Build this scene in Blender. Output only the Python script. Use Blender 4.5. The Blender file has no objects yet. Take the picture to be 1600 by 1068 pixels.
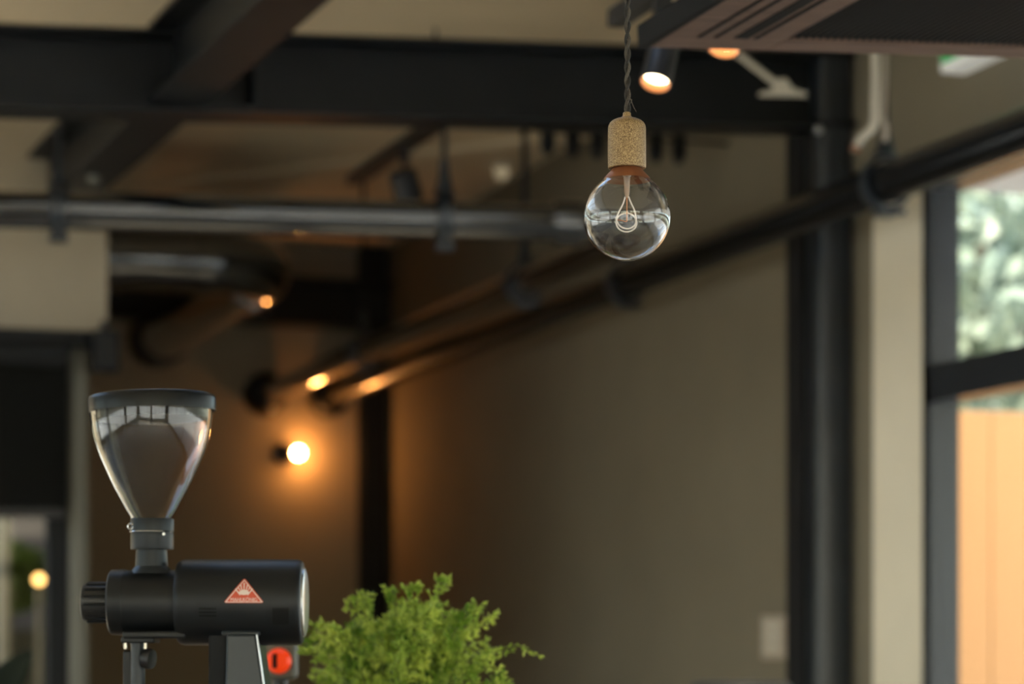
import bpy, bmesh, math, random
from mathutils import Vector, Matrix

SC = bpy.context.scene
COL = SC.collection
PI = math.pi

# ------------------------------------------------------------------ camera frame (used to read positions off the photograph)
FPX, CX, CY = 3778.0, 800.0, 1000.0
TH = math.atan(1280.0 / FPX)
S, C = math.sin(TH), math.cos(TH)
CAM = Vector((0, 0, 1.30))
FW, RT, UP = Vector((S, C, 0)), Vector((C, -S, 0)), Vector((0, 0, 1))

def W(px, py, d):
    return CAM + FW * d + RT * ((px - CX) / FPX * d) + UP * ((CY - py) / FPX * d)
def onX(px, py, X):
    return W(px, py, X / (S + C * (px - CX) / FPX))
def onY(px, py, Y):
    return W(px, py, Y / (C - S * (px - CX) / FPX))
def onZ(px, py, Z):
    return W(px, py, (Z - CAM.z) * FPX / (CY - py))

# ------------------------------------------------------------------ materials
def mat(name, col, rough=0.5, metal=0.0, spec=0.5, noise=0.0, nscale=20.0, bump=0.0, bscale=80.0, emit=None, estr=0.0, coat=0.0, sheen=0.0, stretch=None):
    m = bpy.data.materials.new(name); m.use_nodes = True
    nt = m.node_tree; b = nt.nodes['Principled BSDF']
    b.inputs['Base Color'].default_value = (*col, 1)
    b.inputs['Roughness'].default_value = rough
    b.inputs['Metallic'].default_value = metal
    b.inputs['Specular IOR Level'].default_value = spec
    b.inputs['Coat Weight'].default_value = coat; b.inputs['Coat Roughness'].default_value = .06
    if emit:
        b.inputs['Emission Color'].default_value = (*emit, 1)
        b.inputs['Emission Strength'].default_value = estr
    if noise or bump:
        tc = nt.nodes.new('ShaderNodeTexCoord'); mp = nt.nodes.new('ShaderNodeMapping')
        if stretch: mp.inputs['Scale'].default_value = stretch
        nt.links.new(tc.outputs['Object'], mp.inputs['Vector'])
    if noise:
        n = nt.nodes.new('ShaderNodeTexNoise'); n.inputs['Scale'].default_value = nscale; n.inputs['Detail'].default_value = 5
        nt.links.new(mp.outputs['Vector'], n.inputs['Vector'])
        r = nt.nodes.new('ShaderNodeValToRGB')
        r.color_ramp.elements[0].position = 0.3; r.color_ramp.elements[1].position = 0.7
        r.color_ramp.elements[0].color = (*[c * (1 - noise) for c in col], 1)
        r.color_ramp.elements[1].color = (*[min(1, c * (1 + noise)) for c in col], 1)
        nt.links.new(n.outputs['Fac'], r.inputs['Fac']); nt.links.new(r.outputs['Color'], b.inputs['Base Color'])
    if bump:
        n2 = nt.nodes.new('ShaderNodeTexNoise'); n2.inputs['Scale'].default_value = bscale; n2.inputs['Detail'].default_value = 4
        nt.links.new(mp.outputs['Vector'], n2.inputs['Vector'])
        bp = nt.nodes.new('ShaderNodeBump'); bp.inputs['Strength'].default_value = bump; bp.inputs['Distance'].default_value = 0.003
        nt.links.new(n2.outputs['Fac'], bp.inputs['Height']); nt.links.new(bp.outputs['Normal'], b.inputs['Normal'])
    return m

def mat_pane(name, tint=(0.93, 0.96, 0.95)):
    m = bpy.data.materials.new(name); m.use_nodes = True
    nt = m.node_tree; nt.nodes.clear()
    o = nt.nodes.new('ShaderNodeOutputMaterial'); mx = nt.nodes.new('ShaderNodeMixShader')
    t = nt.nodes.new('ShaderNodeBsdfTransparent'); g = nt.nodes.new('ShaderNodeBsdfGlossy'); f = nt.nodes.new('ShaderNodeMath')
    t.inputs['Color'].default_value = (*tint, 1); g.inputs['Roughness'].default_value = 0.02
    lw_ = nt.nodes.new('ShaderNodeLayerWeight'); lw_.inputs['Blend'].default_value = .5
    pw = nt.nodes.new('ShaderNodeMath'); pw.operation = 'POWER'; pw.inputs[1].default_value = 5
    nt.links.new(lw_.outputs['Facing'], pw.inputs[0])
    f.operation = 'MULTIPLY_ADD'; f.inputs[1].default_value = .92; f.inputs[2].default_value = .04
    nt.links.new(pw.outputs[0], f.inputs[0])
    nt.links.new(f.outputs[0], mx.inputs[0]); nt.links.new(t.outputs[0], mx.inputs[1]); nt.links.new(g.outputs[0], mx.inputs[2])
    nt.links.new(mx.outputs[0], o.inputs[0])
    return m

def mat_glass(name, col=(1, 1, 1), ior=1.48, rough=0.0):
    m = bpy.data.materials.new(name); m.use_nodes = True
    nt = m.node_tree; nt.nodes.clear()
    o = nt.nodes.new('ShaderNodeOutputMaterial'); g = nt.nodes.new('ShaderNodeBsdfGlass')
    g.inputs['Color'].default_value = (*col, 1); g.inputs['IOR'].default_value = ior; g.inputs['Roughness'].default_value = rough
    nt.links.new(g.outputs[0], o.inputs[0])
    return m

def mat_emit(name, col, s):
    m = bpy.data.materials.new(name); m.use_nodes = True
    nt = m.node_tree; nt.nodes.clear()
    o = nt.nodes.new('ShaderNodeOutputMaterial'); e = nt.nodes.new('ShaderNodeEmission')
    e.inputs['Color'].default_value = (*col, 1); e.inputs['Strength'].default_value = s
    nt.links.new(e.outputs[0], o.inputs[0])
    return m

def mat_planks(name, c1, c2, axis, width, rough=0.5):
    """vertical boards: a groove line and a tone per board along AXIS (0 = X, 1 = Y)"""
    m = bpy.data.materials.new(name); m.use_nodes = True
    nt = m.node_tree; b = nt.nodes['Principled BSDF']; b.inputs['Roughness'].default_value = rough
    tc = nt.nodes.new('ShaderNodeTexCoord'); sep = nt.nodes.new('ShaderNodeSeparateXYZ')
    nt.links.new(tc.outputs['Object'], sep.inputs[0])
    dv = nt.nodes.new('ShaderNodeMath'); dv.operation = 'DIVIDE'; dv.inputs[1].default_value = width
    nt.links.new(sep.outputs[axis], dv.inputs[0])
    fl = nt.nodes.new('ShaderNodeMath'); fl.operation = 'FLOOR'; nt.links.new(dv.outputs[0], fl.inputs[0])
    wn = nt.nodes.new('ShaderNodeTexWhiteNoise'); wn.noise_dimensions = '1D'; nt.links.new(fl.outputs[0], wn.inputs['W'])
    mp = nt.nodes.new('ShaderNodeMapping'); mp.inputs['Scale'].default_value = (18, 18, 1.2); nt.links.new(tc.outputs['Object'], mp.inputs['Vector'])
    no = nt.nodes.new('ShaderNodeTexNoise'); no.inputs['Scale'].default_value = 2.0; no.inputs['Detail'].default_value = 6; nt.links.new(mp.outputs[0], no.inputs['Vector'])
    ad = nt.nodes.new('ShaderNodeMath'); ad.operation = 'ADD'; nt.links.new(wn.outputs['Value'], ad.inputs[0]); nt.links.new(no.outputs['Fac'], ad.inputs[1])
    hf = nt.nodes.new('ShaderNodeMath'); hf.operation = 'MULTIPLY'; hf.inputs[1].default_value = 0.5; nt.links.new(ad.outputs[0], hf.inputs[0])
    mx = nt.nodes.new('ShaderNodeMix'); mx.data_type = 'RGBA'
    mx.inputs[6].default_value = (*c1, 1); mx.inputs[7].default_value = (*c2, 1)
    nt.links.new(hf.outputs[0], mx.inputs[0]); nt.links.new(mx.outputs[2], b.inputs['Base Color'])
    return m

def mat_leaf(name, c1, c2, trans=0.35, scale=9.0, rough=0.45, spec=.5):
    m = bpy.data.materials.new(name); m.use_nodes = True
    nt = m.node_tree; b = nt.nodes['Principled BSDF']; out = nt.nodes['Material Output']
    tc = nt.nodes.new('ShaderNodeTexCoord'); n = nt.nodes.new('ShaderNodeTexNoise'); n.inputs['Scale'].default_value = scale; n.inputs['Detail'].default_value = 4
    nt.links.new(tc.outputs['Object'], n.inputs['Vector'])
    r = nt.nodes.new('ShaderNodeValToRGB'); r.color_ramp.elements[0].position = .35; r.color_ramp.elements[1].position = .65
    r.color_ramp.elements[0].color = (*c1, 1); r.color_ramp.elements[1].color = (*c2, 1)
    nt.links.new(n.outputs['Fac'], r.inputs['Fac']); nt.links.new(r.outputs['Color'], b.inputs['Base Color'])
    b.inputs['Roughness'].default_value = rough; b.inputs['Specular IOR Level'].default_value = spec
    t = nt.nodes.new('ShaderNodeBsdfTranslucent'); nt.links.new(r.outputs['Color'], t.inputs['Color'])
    mx = nt.nodes.new('ShaderNodeMixShader'); mx.inputs[0].default_value = trans
    nt.links.new(b.outputs[0], mx.inputs[1]); nt.links.new(t.outputs[0], mx.inputs[2]); nt.links.new(mx.outputs[0], out.inputs[0])
    return m

def mat_speckle(name):
    m = bpy.data.materials.new(name); m.use_nodes = True
    nt = m.node_tree; b = nt.nodes['Principled BSDF']
    tc = nt.nodes.new('ShaderNodeTexCoord')
    n = nt.nodes.new('ShaderNodeTexNoise'); n.inputs['Scale'].default_value = 850; n.inputs['Detail'].default_value = 3
    nt.links.new(tc.outputs['Object'], n.inputs['Vector'])
    r = nt.nodes.new('ShaderNodeValToRGB')
    e = r.color_ramp.elements
    e[0].position = .32; e[0].color = (.13, .075, .03, 1); e[1].position = .68; e[1].color = (.58, .41, .20, 1)
    x = r.color_ramp.elements.new(.5); x.color = (.33, .215, .10, 1)
    nt.links.new(n.outputs['Fac'], r.inputs['Fac']); nt.links.new(r.outputs['Color'], b.inputs['Base Color'])
    b.inputs['Roughness'].default_value = .42; b.inputs['Metallic'].default_value = .25
    bp = nt.nodes.new('ShaderNodeBump'); bp.inputs['Strength'].default_value = .5; bp.inputs['Distance'].default_value = .0012
    nt.links.new(n.outputs['Fac'], bp.inputs['Height']); nt.links.new(bp.outputs['Normal'], b.inputs['Normal'])
    return m

M = {}
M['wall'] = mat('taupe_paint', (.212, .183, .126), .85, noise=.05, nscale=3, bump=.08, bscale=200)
M['wall_end'] = mat('taupe_paint_end', (.30, .255, .175), .85, noise=.05, nscale=3)  # wall taupe lightened, standing in for more lamp light on the end wall
M['cream'] = mat('cream_paint', (.80, .73, .57), .75, noise=.04, nscale=4)
M['bulk'] = mat('sand_paint', (.40, .34, .245), .8, noise=.04, nscale=4)
M['ceil'] = mat('ceiling_board', (.76, .64, .45), .85, noise=.04, nscale=2)
M['floor'] = mat('grey_concrete', (.36, .32, .26), .5, noise=.2, nscale=3)
M['steel'] = mat('black_steel_paint', (.0085, .010, .0115), .5, spec=.3, noise=.2, nscale=6)
M['steel_col'] = mat('black_steel_gloss', (.018, .024, .030), .30, spec=.7, noise=.2, nscale=6)
M['pipe'] = mat('black_pipe_gloss', (.006, .007, .008), .085, spec=1.0, coat=1.0, noise=.2, nscale=10)
M['pipe_dull'] = mat('black_pipe_dull', (.008, .009, .010), .17, spec=.4)
M['frame'] = mat('dark_window_frame', (.020, .024, .030), .3)
M['black'] = mat('black_plastic', (.012, .012, .013), .4)
M['matte'] = mat('black_matte', (.010, .011, .012), .7, spec=.25)
M['grind'] = mat('grinder_black_coat', (.0065, .0078, .009), .38, spec=.35, bump=.06, bscale=900)
M['grind_grey'] = mat('grinder_stand_coat', (.022, .029, .034), .34, spec=.5, bump=.05, bscale=900)
M['collar'] = mat('grinder_collar_coat', (.013, .017, .020), .36, spec=.35)
M['alu'] = mat('brushed_aluminium', (.62, .63, .64), .28, metal=1)
M['chrome'] = mat('chrome', (.8, .8, .8), .12, metal=1)
M['lid'] = mat('lid_black_plastic', (.008, .009, .010), .28, spec=.3)
M['hopper'] = mat_glass('clear_hopper', (.97, .975, .97), 1.45)
M['bulbglass'] = mat_glass('bulb_glass', (1, 1, 1), 1.5)
M['copper'] = mat('copper_coating', (.33, .125, .055), .42, metal=.6, bump=.05, bscale=700)
M['stem'] = mat('glass_stem', (.60, .38, .24), .15, spec=.6)
M['filament'] = mat('white_filament', (.92, .84, .76), .35, emit=(1, .86, .72), estr=.12)
M['support'] = mat('copper_wire', (.75, .32, .16), .3, metal=1)
M['speckle'] = mat_speckle('speckled_bronze')
M['cord'] = mat('dark_braided_cord', (.028, .024, .02), .6, noise=.5, nscale=900, bump=.6, bscale=1600)
M['cord2'] = mat('braided_cord_pale', (.085, .072, .055), .6, noise=.5, nscale=900, bump=.6, bscale=1600)
M['red'] = mat('emblem_red', (.62, .075, .028), .4)
M['white'] = mat('emblem_white', (.80, .66, .60), .4)
M['walnut'] = mat('dark_walnut', (.17, .105, .078), .6, spec=.25, noise=.25, nscale=6, stretch=(1, 12, 12))
M['mesh'] = mat('dark_grille', (.022, .022, .022), .65, spec=.2)
M['slot'] = mat('slot_black', (.008, .008, .008), .7, spec=.15)
M['pale'] = mat('pale_plastic', (.66, .62, .52), .5)
M['offwhite'] = mat('off_white_metal', (.60, .54, .43), .5)
M['plate'] = mat('switch_plate', (.48, .40, .31), .5)
M['green'] = mat('exit_green', (.01, .30, .07), .4, emit=(.0, .5, .1), estr=.25)
M['exitwhite'] = mat('exit_light_white', (.8, .8, .76), .4, emit=(1, 1, .93), estr=.22)
M['lens'] = mat_emit('lit_lens', (1, .80, .50), 13)
M['baffle'] = mat('copper_baffle', (.22, .085, .032), .45, metal=.7)
M['sconce_bulb'] = mat_emit('warm_bulb', (1, .38, .095), 260)
M['dim_bulb'] = mat_emit('dim_bulb', (1, .80, .48), .25)
M['post_bulb'] = mat_emit('post_bulb', (1, .55, .18), 9)
M['redlamp'] = mat('orange_red_lens', (.55, .035, .004), .35, spec=.25, emit=(1, .055, .002), estr=.5)
M['fence'] = mat_planks('orange_cedar', (.29, .142, .052), (.36, .195, .078), 0, .152)
M['slate'] = mat('slate_render', (.085, .080, .080), .8, noise=.2, nscale=2)
M['eave'] = mat('white_eave', (.74, .74, .72), .7)
M['ground'] = mat('paving', (.56, .55, .52), .8, noise=.2, nscale=2)
M['fern'] = mat_leaf('fern_leaf', (.20, .36, .03), (.76, .84, .18), .38, 22)
M['fernstem'] = mat('fern_stem', (.13, .17, .03), .5)
M['tree'] = mat_leaf('tree_leaf', (.12, .19, .16), (.46, .50, .37), .3, 1.3, .35)
M['tree2'] = mat_leaf('tree_leaf_grey', (.16, .24, .23), (.50, .54, .44), .3, 1.3, .35)
M['shrub'] = mat_leaf('shrub_leaf', (.17, .30, .03), (.40, .55, .09), .3, 5)
M['darkleaf'] = mat_leaf('rubber_leaf', (.010, .014, .009), (.016, .020, .012), .03, 5, .75, .1)
M['bark'] = mat('bark', (.10, .075, .055), .85, noise=.3, nscale=12, bump=.5, bscale=30)
M['terra'] = mat('terracotta', (.30, .14, .08), .8, noise=.1)
M['soil'] = mat('soil', (.03, .022, .015), .95)
M['jamb'] = mat('grey_jamb', (.13, .127, .10), .45)
M['counter'] = mat('oak_counter', (.26, .17, .10), .45, noise=.2, nscale=6, stretch=(1, 14, 14))
M['counterb'] = mat('counter_front', (.07, .065, .06), .6)
M['blind'] = mat('charcoal_blind', (.007, .007, .006), .8, spec=.1)
M['pane'] = mat_pane('window_glass')
M['pane_dark'] = mat_pane('door_glass', (.74, .74, .70))

# ------------------------------------------------------------------ mesh builder
class MB:
    def __init__(self): self.bm = bmesh.new()
    def box(self, c, s, rot=None):
        m = Matrix.Translation(Vector(c))
        if rot is not None: m = m @ rot.to_4x4()
        bmesh.ops.create_cube(self.bm, size=1, matrix=m @ Matrix.Diagonal((*s, 1)))
        return self
    def lo(self, a, b):
        a, b = Vector(a), Vector(b)
        return self.box((a + b) / 2, [abs(x) for x in (b - a)])
    def beam(self, p0, p1, w, h, up=Vector((0, 0, 1))):
        p0, p1 = Vector(p0), Vector(p1); d = (p1 - p0); L = d.length; y = d.normalized()
        x = y.cross(up).normalized(); z = x.cross(y)
        R = Matrix((x, y, z)).transposed()
        return self.box((p0 + p1) / 2, (w, L, h), R)
    def lathe(self, prof, o=(0, 0, 0), ax=(0, 0, 1), seg=48, close=False):
        """prof: (t along axis, radius)"""
        o = Vector(o); a = Vector(ax).normalized()
        u = a.orthogonal().normalized(); v = a.cross(u)
        rings = []
        for t, r in prof:
            if r < 1e-6: rings.append([self.bm.verts.new(o + a * t)])
            else: rings.append([self.bm.verts.new(o + a * t + (u * math.cos(2*PI*i/seg) + v * math.sin(2*PI*i/seg)) * r) for i in range(seg)])
        prs = list(zip(rings[:-1], rings[1:]))
        if close: prs.append((rings[-1], rings[0]))
        for A, B in prs:
            if len(A) == 1 and len(B) == 1: continue
            for i in range(seg):
                j = (i + 1) % seg
                if len(A) == 1: self.bm.faces.new((A[0], B[j], B[i]))
                elif len(B) == 1: self.bm.faces.new((A[i], A[j], B[0]))
                else: self.bm.faces.new((A[i], A[j], B[j], B[i]))
        return self
    def cyl(self, p0, p1, r, seg=24, r1=None):
        p0, p1 = Vector(p0), Vector(p1); L = (p1 - p0).length
        r1 = r if r1 is None else r1
        return self.lathe([(0, 0), (0, r), (L, r1), (L, 0)], p0, p1 - p0, seg)
    def tube(self, pts, r, seg=10, caps=True):
        pts = [Vector(p) for p in pts]; n = len(pts)
        rr = r if isinstance(r, (list, tuple)) else [r] * n
        prev = None; rings = []
        for i in range(n):
            t = (pts[min(i + 1, n - 1)] - pts[max(i - 1, 0)]).normalized()
            if prev is None: u = t.orthogonal().normalized()
            else:
                u = prev - t * prev.dot(t)
                u = u.normalized() if u.length > 1e-6 else t.orthogonal().normalized()
            prev = u; v = t.cross(u)
            rings.append([self.bm.verts.new(pts[i] + (u * math.cos(2*PI*k/seg) + v * math.sin(2*PI*k/seg)) * rr[i]) for k in range(seg)])
        for A, B in zip(rings[:-1], rings[1:]):
            for k in range(seg):
                j = (k + 1) % seg; self.bm.faces.new((A[k], A[j], B[j], B[k]))
        if caps: self.bm.faces.new(rings[0][::-1]); self.bm.faces.new(rings[-1])
        return self
    def sphere(self, c, r, sc=(1, 1, 1), u=32, v=20):
        bmesh.ops.create_uvsphere(self.bm, u_segments=u, v_segments=v, radius=r, matrix=Matrix.Translation(Vector(c)) @ Matrix.Diagonal((*sc, 1)))
        return self
    def prism(self, poly, d):
        """poly: 3-D points in order; extruded by vector d"""
        d = Vector(d); A = [self.bm.verts.new(Vector(p)) for p in poly]; B = [self.bm.verts.new(Vector(p) + d) for p in poly]
        n = len(poly); self.bm.faces.new(A[::-1]); self.bm.faces.new(B)
        for i in range(n):
            j = (i + 1) % n; self.bm.faces.new((A[i], A[j], B[j], B[i]))
        return self
    def leaf(self, p, d, nrm, L, w):
        d = d.normalized(); s = d.cross(nrm)
        s = s.normalized() if s.length > 1e-5 else d.orthogonal().normalized()
        k = s.cross(d) * (L * .12)
        vs = [self.bm.verts.new(q) for q in (p, p + d * L * .45 + s * w * .5 - k, p + d * L, p + d * L * .45 - s * w * .5 - k)]
        self.bm.faces.new((vs[0], vs[1], vs[2])); self.bm.faces.new((vs[0], vs[2], vs[3]))
    def build(self, name, m, parent=None, loc=None, rz=0.0, bevel=0.0, smooth=True, label=None, angle=35, recalc=True):
        if recalc: bmesh.ops.recalc_face_normals(self.bm, faces=self.bm.faces)
        if loc is not None:
            self.bm.transform(Matrix.Rotation(-rz, 4, 'Z') @ Matrix.Translation(-Vector(loc)))
        me = bpy.data.meshes.new(name); self.bm.to_mesh(me); self.bm.free()
        me.materials.append(m)
        o = bpy.data.objects.new(name, me); COL.objects.link(o)
        if loc is not None: o.location = loc; o.rotation_euler = (0, 0, rz)
        if parent is not None: o.parent = parent
        if smooth:
            for p in me.polygons: p.use_smooth = True
            try: me.set_sharp_from_angle(angle=math.radians(angle))
            except Exception: pass
        if bevel:
            b = o.modifiers.new('bevel', 'BEVEL'); b.width = bevel; b.segments = 3; b.limit_method = 'ANGLE'; b.angle_limit = math.radians(40)
            b.harden_normals = False
        if label: o['label'] = label
        return o

def tag(o, label, cat, group=None, kind=None):
    o['label'] = label; o['category'] = cat
    if group: o['group'] = group
    if kind: o['kind'] = kind
    return o
def thing(name, label, cat, loc, rz=0.0, group=None, kind=None):
    o = bpy.data.objects.new(name, None); COL.objects.link(o)
    o.location = loc; o.rotation_euler = (0, 0, rz); o.empty_display_size = .1
    return tag(o, label, cat, group, kind)
def copy_tree(root, loc=None, rz=None, label=None):
    r = root.copy(); COL.objects.link(r)
    if loc is not None: r.location = loc
    if rz is not None: r.rotation_euler = (0, 0, rz)
    if label: r['label'] = label
    for ch in list(root.children):
        c = ch.copy(); COL.objects.link(c); c.parent = r
        for g in list(ch.children):
            d = g.copy(); COL.objects.link(d); d.parent = c
    return r

# ================================================================== the room
ZC = 3.20                      # ceiling
XR, YE, YP = 3.20, 11.36, 8.20   # side wall, end wall, partition
XL, YB = -4.6, -4.2
HEAD = 2.60

# floor, ceiling
tag(MB().lo((XL - .2, YB - .2, -.12), (XR + .2, YE + .2, 0)).build('floor', M['floor']), 'pale concrete floor of the cafe', 'floor', kind='structure')
ADDED_SKYLIGHTS = [(.35, 2.4, 3.72, 4.70), (-4.2, -.5, 4.2, 7.6)]     # added openings above the frame: sun for ceiling and pipe stripe
ce = MB()
gxs = sorted({XL - .3, XR + .25} | {v for q_ in ADDED_SKYLIGHTS for v in q_[:2]}); gys = sorted({YB - .3, YE + .2} | {v for q_ in ADDED_SKYLIGHTS for v in q_[2:]})
for xa_, xb_ in zip(gxs[:-1], gxs[1:]):
    for ya_, yb_ in zip(gys[:-1], gys[1:]):
        cx_, cy_ = (xa_ + xb_) / 2, (ya_ + yb_) / 2
        if not any(q_[0] < cx_ < q_[1] and q_[2] < cy_ < q_[3] for q_ in ADDED_SKYLIGHTS): ce.lo((xa_, ya_, ZC), (xb_, yb_, ZC + .25))
tag(ce.build('ceiling', M['ceil']), 'beige ceiling boards above the black steel beams', 'ceiling', kind='structure')
for n_, (x0_, x1_, y0_, y1_) in enumerate(ADDED_SKYLIGHTS):
    sk_ = thing('window_%d' % (7 + n_), ['narrow skylight in the ceiling before the big beam', 'broad skylight in the ceiling over the bar'][n_], 'skylight', (0, 0, ZC), kind='structure')
    f_ = MB(); nb = round((x1_ - x0_) / 1.4)
    for i_ in range(nb + 1):
        x = x0_ + (x1_ - x0_ - .05) * i_ / nb; f_.lo((x, y0_, .10), (x + .05, y1_, .16))
    f_.lo((x0_, y0_, .10), (x1_, y0_ + .05, .16)); f_.lo((x0_, y1_ - .05, .10), (x1_, y1_, .16))
    f_.build('window_frame', M['frame'], sk_, smooth=False)
    MB().lo((x0_, y0_, .125), (x1_, y1_, .131)).build('window_pane', M['pane'], sk_, smooth=False)
# faint batten on the ceiling
a0, a1 = onZ(285, 284, ZC), onZ(640, 240, ZC)
tag(MB().beam(a0 + (a0 - a1) * .3 - Vector((0, 0, .012)), a1 + (a1 - a0) * 1.2 - Vector((0, 0, .012)), .09, .024).build('trim_1', M['ceil'], smooth=False), 'thin beige batten running across the ceiling', 'trim', kind='structure')

# side wall with the window opening near the viewer
y_open = onX(1441, 900, XR + .032).y + .014
A, B = onX(1364, 900, XR - .015), onX(1441, 900, XR + .032)
A.z = B.z = 0
w = MB()
w.lo((XR, A.y, 0), (XR + .125, YE + .2, HEAD)); w.lo((XR + .06, y_open + .012, 0), (XR + .125, A.y, HEAD))
w.lo((XR, A.y, HEAD), (XR + .125, YE + .2, ZC))
w.lo((XR, YB, HEAD), (XR + .125, A.y, ZC))
w.lo((XR, YB, 0), (XR + .125, y_open + .012, .12))
w.lo((XR, YB, .12), (XR + .125, YB + .4, HEAD))
tag(w.build('wall_right', M['wall'], smooth=False), 'taupe painted side wall running back behind the pipes', 'wall', kind='structure')
# cream reveal beside the window
tag(MB().prism([A, B, B + Vector((.025, .008, 0)), A + Vector((.07, .0, 0))], (0, 0, HEAD)).build('trim_2', M['cream'], smooth=False), 'cream painted window reveal between black column and window', 'trim', kind='structure')

# end wall
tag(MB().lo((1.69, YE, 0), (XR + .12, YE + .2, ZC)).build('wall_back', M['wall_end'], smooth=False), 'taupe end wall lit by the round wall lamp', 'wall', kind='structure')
# partition / bulkhead at the left
bx1 = onY(168, 500, YP).x
bz = onY(80, 515, YP).z
tag(MB().lo((XL, YP, bz), (bx1, YP + .16, ZC)).build('wall_left', M['bulk'], smooth=False), 'sand coloured bulkhead wall above the glazed door', 'wall', kind='structure')
tag(MB().prism([(1.20, YP + .14, 0), (1.27, YP + .14, 0), (1.755, YE + .1, 0), (1.685, YE + .1, 0)], (0, 0, ZC)).build('wall_side', M['wall'], smooth=False), 'taupe return wall behind the glazed door', 'wall', kind='structure')
# walls behind the viewer, with tall windows
def wall_openings(name, ax, pos, lo, hi, opens, z0, z1, label):
    w = MB()
    def seg(a, b, za, zb):
        if b - a < 1e-3 or zb - za < 1e-3: return
        if ax == 'X': w.lo((pos - .1, a, za), (pos + .1, b, zb))
        else: w.lo((a, pos - .1, za), (b, pos + .1, zb))
    seg(lo, hi, 0, z0); seg(lo, hi, z1, ZC)
    e = [lo] + [v for o in opens for v in o] + [hi]
    for i in range(0, len(e), 2): seg(e[i], e[i + 1], z0, z1)
    tag(w.build(name, M['wall'], smooth=False), label, 'wall', kind='structure')
opL = [(-3.6, -.2), (.3, 3.7), (4.2, 7.6)]
wall_openings('wall_far_left', 'X', XL, YB, YP + .16, opL, .3, 2.6, 'taupe wall with tall windows on the left of the room')
opB = [(-4.0, -1.0), (-.6, 2.6)]
wall_openings('wall_rear', 'Y', YB, XL, XR + .22, opB, .3, 2.6, 'taupe wall with tall windows behind the viewer')

def window(name, p0, p1, z0, z1, zm, nv, label, dep=.09, bar=.05, inset=None):
    p0, p1 = Vector(p0), Vector(p1); d = (p1 - p0); L = d.length; d.normalize(); n = Vector((-d.y, d.x, 0))
    root = thing(name, label, 'window', (p0.x, p0.y, z0), 0, kind='structure')
    o = root.location.copy()
    f = MB()
    def vbar(t, w_): f.beam(p0 + d * t + Vector((0, 0, z0)), p0 + d * t + Vector((0, 0, z1)), w_, dep, up=n)
    def hbar(z, h): f.beam(p0 + Vector((0, 0, z)), p1 + Vector((0, 0, z)), dep, h)
    for i in range(nv + 1):
        vbar(min(max(L * i / nv, bar / 2), L - bar / 2), bar)
    hbar(z0 + bar / 2, bar); hbar(z1 - bar / 2, bar)
    for z in zm: hbar(z, .10)
    f.build('window_frame', M['frame'], root, loc=None, smooth=False).matrix_parent_inverse = Matrix.Translation(-o)
    g = MB(); g.beam(p0 + Vector((0, 0, (z0 + z1) / 2)), p1 + Vector((0, 0, (z0 + z1) / 2)), .006, z1 - z0 - .02)
    g.build('window_pane', M['pane'], root, smooth=False).matrix_parent_inverse = Matrix.Translation(-o)
    return root
zm_ = onX(1440, 607, XR + .077).z
XW = XR + .077
window('window_1', (XW, YB + .4, 0), (XW, y_open, 0), .12, HEAD, [zm_], 6, 'dark framed window beside the cream reveal, fence and trees outside', dep=.09, bar=.06)
for i, (a, b) in enumerate(opL): window('window_%d' % (i + 2), (XL, a, 0), (XL, b, 0), .3, 2.6, [1.9], 4, ['black framed window at the rear end of the left wall', 'black framed window in the middle of the left wall', 'black framed window beside the partition on the left wall'][i])
for i, (a, b) in enumerate(opB): window('window_%d' % (i + 5), (a, YB, 0), (b, YB, 0), .3, 2.6, [1.9], 4, ['black framed window in the rear wall, left of the pair', 'black framed window in the rear wall, right of the pair'][i])

# ------------------------------------------------------------------ steel frame
def ibeam(name, p0, p1, wdt, h, label, p=None, flange=.016, web=.014, mat_='steel', stiff=()):
    """p0, p1 = centre line of the underside"""
    p0, p1 = Vector(p0), Vector(p1); z = Vector((0, 0, 1)); m = MB()
    d = (p1 - p0).normalized(); x = d.cross(z).normalized(); u = x.cross(d)
    m.beam(p0 + u * flange / 2, p1 + u * flange / 2, wdt, flange)
    m.beam(p0 + u * (h - flange / 2), p1 + u * (h - flange / 2), wdt, flange)
    m.beam(p0 + u * h / 2, p1 + u * h / 2, web, h - 2 * flange)
    for t in stiff:
        c = p0.lerp(p1, t) + u * h / 2
        m.beam(c - d * .006, c + d * .006, wdt * .96, h - 2 * flange)
    return tag(m.build(name, M[mat_], smooth=False, bevel=.003), label, 'beam', kind='structure')
YBm = 6.40
L0, L1 = onY(0, 176, YBm), onY(1240, 204, YBm)
sl = (L1.z - L0.z) / (L1.x - L0.x)
q = lambda X: Vector((X, YBm, L0.z + (X - L0.x) * sl))
ibeam('roof_beam', q(-1.6), q(XR), .16, .215, 'big black steel beam crossing the ceiling in front of the diagonal beam', stiff=(.63,))
e0, e1 = onZ(517, 0, 2.72), onZ(175, 290, 2.72)
dd = (e1 - e0).normalized(); off = Vector((-.075, 0, 0))
tN, tF = e0 + dd * ((YBm - .1 - e0.y) / dd.y), e0 + dd * ((YP - e0.y) / dd.y)
ibeam('roof_beam', e0 - dd * 3.2 + off, e0 + dd * ((YBm - .02 - e0.y) / dd.y) + off, .15, .21, 'black steel beam running diagonally into the near side of the big beam')
ibeam('roof_beam', e0 + dd * ((YBm + .02 - e0.y) / dd.y) + off, tF + off, .15, .21, 'black steel beam continuing behind the big beam to the bulkhead')
zb = onY(500, 510, YE - .1).z; zt = onY(500, 436, YE - .1).z
ibeam('roof_beam', (1.5, YE - .09, zb), (XR, YE - .09, zb), .15, zt - zb, 'black steel beam along the top of the far end wall')

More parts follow.
